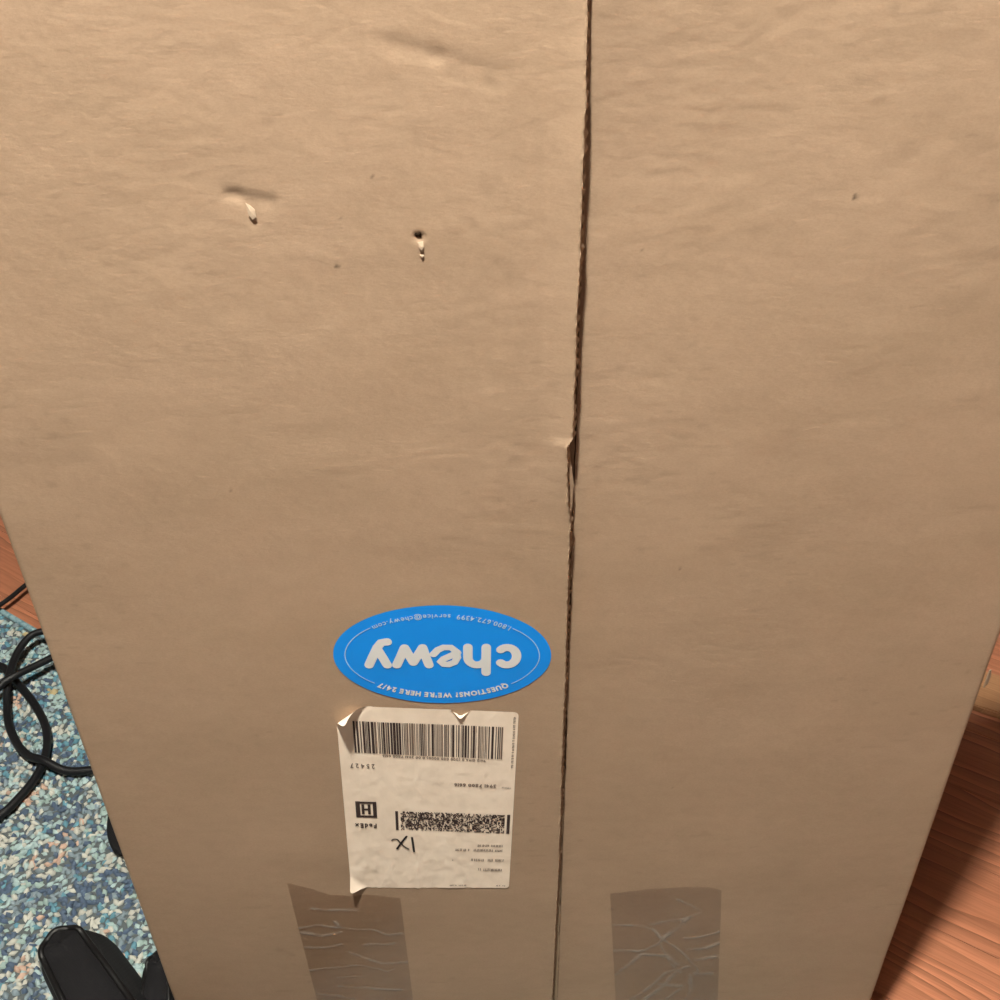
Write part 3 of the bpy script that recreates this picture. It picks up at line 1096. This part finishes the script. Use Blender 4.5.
# pile: loops of yarn, far too many to count
rs = np.random.RandomState(5)
sp = 0.0046
ns, ntt = int((RS1 - RS0) / sp), int((RT1 - 0.004) / sp)
SS, TT = np.meshgrid(RS0 + (np.arange(ns) + .5) * sp, 0.006 + (np.arange(ntt) + .5) * sp, indexing='ij')
SS = (SS + rs.uniform(-.4, .4, SS.shape) * sp).ravel(); TT = (TT + rs.uniform(-.4, .4, TT.shape) * sp).ravel()
PX = RE[0] + U[0] * SS + INW[0] * TT; PY = RE[1] + U[1] * SS + INW[1] * TT
keep = ~((PX > XL - 0.001) & (PX < XR + 0.001) & (PY > -0.004) & (PY < YB + 0.001))
PX, PY, SS, TT = PX[keep], PY[keep], SS[keep], TT[keep]
n = len(PX)
hh = rs.uniform(0.0060, 0.0095, n)
rot = rs.uniform(0, 2 * math.pi, n); el = rs.uniform(1.0, 1.7, n)
lx = rs.normal(0, .0016, n); ly = rs.normal(0, .0016, n)
ringa = np.array([0, .5, 1, 1.5]) * math.pi
cols = []
for (rad, zf, lf) in ((.0031, None, 0.0), (.0033, 0.60, 0.6)):
    rx = rad * el; ry = rad * 0.8
    for a in ringa:
        ux = rx * math.cos(a); uy = ry * math.sin(a)
        x = PX + ux * np.cos(rot) - uy * np.sin(rot) + lx * lf
        y = PY + ux * np.sin(rot) + uy * np.cos(rot) + ly * lf
        z = np.full(n, 0.0035) if zf is None else hh * zf
        cols.append(np.stack([x, y, z], 1))
cols.append(np.stack([PX + lx, PY + ly, hh], 1))
V = np.stack(cols, 1).reshape(-1, 3)
tri = []
for q in range(4):
    q2 = (q + 1) % 4
    tri += [(q, q2, 4 + q2), (q, 4 + q2, 4 + q), (4 + q, 4 + q2, 8)]
tri = np.array(tri)
F = (tri[None] + (np.arange(n) * 9)[:, None, None]).reshape(-1, 3)

LIGHT = np.array([1.0, 0.98, 0.93])
PAL = np.array([srgb(*c) for c in ((182, 206, 203), (84, 146, 164), (50, 76, 110), (214, 210, 194), (132, 150, 158), (216, 176, 150), (190, 125, 100), (208, 184, 128), (166, 190, 180), (92, 96, 118))]) / LIGHT
#          aqua teal navy cream greyblue peach rust mustard seafoam slate
W_TEAL = np.array([.34, .24, .10, .10, .08, .0, 0., .004, .14, .0])
W_PALE = np.array([.15, .03, .05, .46, .15, .03, .0, .004, .14, .0])
W_NAVY = np.array([.07, .10, .55, .04, .20, .0, 0., .0, .04, .0])
W_PEACH = np.array([.05, .0, .03, .50, .05, .34, .01, .02, .0, .0])
W_SLATE = np.array([.14, .10, .30, .12, .24, .0, .0, .0, .10, .0])
f_teal = 1 - sstep(0.07, 0.15, TT + 0.035 * vnoise(SS * 14, TT * 14, 91))
f_navy = sstep(0.28, 0.42, vnoise(SS * 30 + 3, TT * 30, 92) + .25 * vnoise(SS * 80, TT * 80, 97)) * (1 - .6 * f_teal)
f_peach = sstep(0.30, 0.45, vnoise(SS * 26, TT * 26 + 7, 93) + .25 * vnoise(SS * 80, TT * 80, 98)) * (1 - f_teal)
f_slate = sstep(0.20, 0.45, vnoise(SS * 17 + 11, TT * 17, 94)) * (1 - f_teal)
base = np.maximum(0.08, 1 - f_navy - f_peach - f_slate)[:, None] * (f_teal[:, None] * W_TEAL + (1 - f_teal[:, None]) * W_PALE)
wt = base + f_navy[:, None] * W_NAVY + f_peach[:, None] * W_PEACH + f_slate[:, None] * W_SLATE
wt /= wt.sum(1, keepdims=True)
# neighbouring tufts share their yarn colour now and then
cellx = np.floor(SS / 0.0095 + 0.3 * vnoise(SS * 60, TT * 60, 95)); celly = np.floor(TT / 0.0095)
pick = np.where(rs.rand(n) < 0.55, _hash(cellx, celly, 96), rs.rand(n))
ci = (pick[:, None] > np.cumsum(wt, 1)).sum(1).clip(0, len(PAL) - 1)
tc_ = PAL[ci] * rs.uniform(.85, 1.15, (n, 1)) * 0.76
tc_ = 0.80 * tc_ + 0.20 * tc_.mean(0, keepdims=True)
tc_ = np.concatenate([tc_, np.ones((n, 1))], 1)
M = Mat('rug_yarn', (0.3, 0.4, 0.4), 0.95, 0.05)
at = M.n('ShaderNodeAttribute', attribute_name='yarn')
M.color(at.outputs['Color'])
pile = mesh_obj('pile', V, F, M.m, rug, smooth=True)
set_attr(pile, 'yarn', np.repeat(tc_, 9, 0), 'FLOAT_COLOR')
pile['kind'] = 'stuff'

# ------------------------------------------------------------------ cords
M = Mat('black_rubber', (0.006, 0.0065, 0.008), 0.5, 0.3); m_cord = M.m
c1 = [(-.30, .305, .014), (-.36, .285, .013), (-.4063, .2775, .013), (-.4305, .2768, .015), (-.4531, .2848, .021), (-.4714, .2942, .017), (-.4901, .3115, .014), (-.5101, .339, .013), (-.5235, .3676, .014), (-.5322, .3974, .021), (-.537, .4345, .024), (-.531, .4580, .028), (-.5194, .4650, .030)]
loop = [(-.500, .468, .028), (-.484, .455, .026), (-.486, .436, .026)]
c2 = [(-.4955, .4235, .027), (-.508, .4085, .029), (-.520, .3942, .031), (-.5285, .3865, .030), (-.5364, .377, .026)]
far = [(-.572, .337, .015), (-.612, .322, .014), (-.640, .348, .014), (-.628, .395, .014), (-.595, .428, .014)]
c3 = [(-.5564, .4280, .013), (-.5383, .4128, .012), (-.5173, .3925, .012), (-.4937, .3669, .012), (-.4726, .3381, .013), (-.4606, .3109, .013), (-.4561, .2849, .011), (-.4585, .2602, .013), (-.4676, .2343, .013), (-.4733, .2252, .013), (-.49, .205, .013), (-.53, .18, .013), (-.60, .17, .013)]
o = tube('power_cord', np.maximum(catmull(c1 + loop + c2 + far + c3, 8), (-9, -9, 0.0139)), 0.0041, m_cord)
o['label'] = 'black rubber power cord coiled in loops on the speckled rug'
o['category'] = 'cord'
c4 = [(-.72, .455, .0035), (-.66, .487, .008), (-.5961, .5302, .0160), (-.5821, .5617, .0160), (-.565, .600, .0165), (-.53, .66, .010), (-.47, .73, .0035), (-.40, .79, .0035)]
c4 = [(-.70, .375, .0125), (-.65, .44, .0150)] + c4[2:]
o = tube('thin_cord', catmull(c4, 8), 0.0029, m_cord)
o['label'] = 'thin black cord arching just above the bare wooden boards'
o['category'] = 'cord'

# ------------------------------------------------------------------ black bag
def make_fabric(name, col, sc_, rough=0.85):
    M = Mat(name, col, rough, 0.25)
    wv = M.n('ShaderNodeTexChecker')
    wv.inputs['Scale'].default_value = sc_
    wv.inputs['Color1'].default_value = (*[c * .7 for c in col], 1)
    wv.inputs['Color2'].default_value = (*[c * 1.3 for c in col], 1)
    M.l(M.coords((1, 1, 1)), wv.inputs['Vector'])
    M.color(wv.outputs['Color'])
    M.bump(M.noise(M.coords((300, 300, 300)), 1.0, 3), 0.4, 0.0006)
    return M.m


m_fab = make_fabric('black_canvas', (0.0060, 0.0057, 0.0070), 900)
m_meshfab = make_fabric('black_mesh_fabric', (0.012, 0.0125, 0.014), 420)
m_pipe = Mat('black_piping', (0.003, 0.003, 0.0035), 0.5, 0.4).m

bag = empty('bag', (-.24, -.04, .009), 'black fabric bag with piped padded end lying on the rug against the carton', 'bag')


def tongue(name, O, d, halfw, taper, length, z0, z1, flareL, flareR, top_mat, side_mat, tip, dome=0.004, pipe_r=0.0027, n_arc=14):
    """padded tongue with a rounded tip: top panel, side wall and piping"""
    d = np.array(d, float); d /= np.linalg.norm(d)
    e = np.array([-d[1], d[0]])
    if e[0] < 0:
        e = -e
    out_ = []
    for s in np.linspace(length, 0, 10)[:-1]:
        out_.append((s, -(halfw + taper * s), -1.0))
    for a in np.linspace(-math.pi / 2, math.pi / 2, n_arc):
        out_.append((-tip * math.cos(a), halfw * math.sin(a), math.sin(a)))
    for s in np.linspace(0, length, 10)[1:]:
        out_.append((s, halfw + taper * s, 1.0))
    P = [np.array(O) + d * s + e * w for s, w, _ in out_]
    top_ring = [(p[0], p[1], z1 + 0.0012 * math.sin(i * 1.3)) for i, p in enumerate(P)]
    n_ = len(P)
    # top panel: concentric shrink towards the spine
    V, F = [], []
    levels = 5
    for k_ in range(levels + 1):
        f = 1 - k_ / levels
        for (s, w, _), tr_ in zip(out_, top_ring):
            ss = s if s >= 0 else s * f
            p = np.array(O) + d * (ss) + e * (w * f)
            V.append((p[0], p[1], tr_[2] + dome * (1 - f * f)))
    for k_ in range(levels):
        for i in range(n_ - 1):
            a = k_ * n_ + i
            F.append((a, a + 1, a + n_ + 1, a + n_))
    mesh_obj(name + '_top', V, F, top_mat, bag, smooth=True)
    # side wall
    V, F = [], []
    lv = 6
    for k_ in range(lv + 1):
        f = k_ / lv
        for (s, w, sg), tr_ in zip(out_, top_ring):
            fl = (flareR if sg > 0 else flareL) * abs(sg)
            bulge = 0.004 * math.sin(math.pi * f)
            p = np.array(O) + d * s + e * (w + math.copysign(1, sg) * (fl * f + bulge * abs(sg))) - d * (bulge * (1 - abs(sg)))
            V.append((p[0], p[1], tr_[2] + (z0 - tr_[2]) * f))
    for k_ in range(lv):
        for i in range(n_ - 1):
            a = k_ * n_ + i
            F.append((a, a + n_, a + n_ + 1, a + 1))
    # closing end and underside
    b = len(V)
    F.append(tuple(lv * n_ + i for i in range(n_)))
    mesh_obj(name + '_side', V, F, side_mat, bag, smooth=True)
    tube(name + '_piping', catmull(top_ring, 3), pipe_r, m_pipe, bag, 8)


tongue('pouch', (-.3495, .0680), (.67, -.742), .0158, .05, .105, .0098, .050, .002, .020, m_fab, m_meshfab, .0165)
tongue('pocket', (-.2765, .0600), (.20, -.98), .0085, .06, .058, .0098, .034, .004, .002, m_fab, m_fab, .012, 0.003, .0015)
# main body lies in front of the carton's corner, below the view: a soft, slightly slumped pouch
V, F = [], []
nu_, nv_ = 40, 17
sp_ = lambda v, p: math.copysign(abs(v) ** p, v)
Rb = Matrix.Translation((-.225, -.125, .0098)) @ Matrix.Rotation(math.radians(-30), 4, 'Z')
for i in range(nv_):
    ph_ = -math.pi / 2 + math.pi * i / (nv_ - 1)
    for k_ in range(nu_):
        th_ = 2 * math.pi * k_ / nu_
        cx_ = sp_(math.cos(ph_), .45)
        x_ = .125 * cx_ * sp_(math.cos(th_), .45); y_ = .078 * cx_ * sp_(math.sin(th_), .45)
        z_ = .03 + .03 * sp_(math.sin(ph_), .6)
        if z_ > .03:
            z_ += .004 * float(vnoise(x_ * 25, y_ * 25, 121)) - .004 * math.exp(-(y_ / .02) ** 2) * (x_ > 0)
        V.append(tuple(Rb @ Vector((x_, y_, z_))))
for i in range(nv_ - 1):
    for k_ in range(nu_):
        F.append((i * nu_ + k_, i * nu_ + (k_ + 1) % nu_, (i + 1) * nu_ + (k_ + 1) % nu_, (i + 1) * nu_ + k_))
mesh_obj('body', V, F, m_fab, bag, smooth=True)
seam_ = [tuple(Rb @ Vector((.127 * sp_(math.cos(a), .45), .080 * sp_(math.sin(a), .45), .03))) for a in np.linspace(0, 2 * math.pi, 60)]
tube('piping', seam_, .0022, m_pipe, bag, 8)

# flat black strap end beside the carton
out_ = catmull([(-.3714, .2228, 0), (-.3663, .2037, 0), (-.3575, .1873, 0), (-.3449, .1785, 0), (-.31, .170, 0), (-.282, .174, 0), (-.270, .195, 0), (-.278, .222, 0), (-.31, .238, 0), (-.352, .240, 0), (-.3714, .2228, 0)], 5)[:-1]
cx, cy = out_[:, 0].mean(), out_[:, 1].mean()
V, F = [], []
n_ = len(out_)
for (f, z) in ((.96, .0097), (1.0, .012), (1.0, .015), (.95, .0175), (.5, .0185)):
    for p in out_:
        V.append((cx + (p[0] - cx) * f, cy + (p[1] - cy) * f, z))
for k_ in range(4):
    for i in range(n_):
        F.append((k_ * n_ + i, k_ * n_ + (i + 1) % n_, (k_ + 1) * n_ + (i + 1) % n_, (k_ + 1) * n_ + i))
F.append(tuple(4 * n_ + i for i in range(n_))); F.append(tuple(reversed(range(n_))))
o = mesh_obj('strap_end', V, F, m_fab, None, smooth=True)
o['label'] = 'flat black fabric strap end half hidden behind the carton on the rug'
o['category'] = 'strap'

# ------------------------------------------------------------------ pale board on the floor behind the carton
ba = math.radians(-29.5)
bo = np.array([0.491, 0.3475])
bu = np.array([math.cos(ba), math.sin(ba)]); bn = np.array([-math.sin(ba), math.cos(ba)])
bmid = bo + bu * 0.12 + bn * 0.03
R_ = Matrix.Translation((bmid[0], bmid[1], 0)) @ Matrix.Rotation(ba, 4, 'Z')
o = box_mesh('wooden_board', (-.27, -.03, .0003), (.27, .03, .009), m_board, None, .0015, R_)
o['label'] = 'pale honey wooden board lying on the darker floor behind the carton'
o['category'] = 'board'
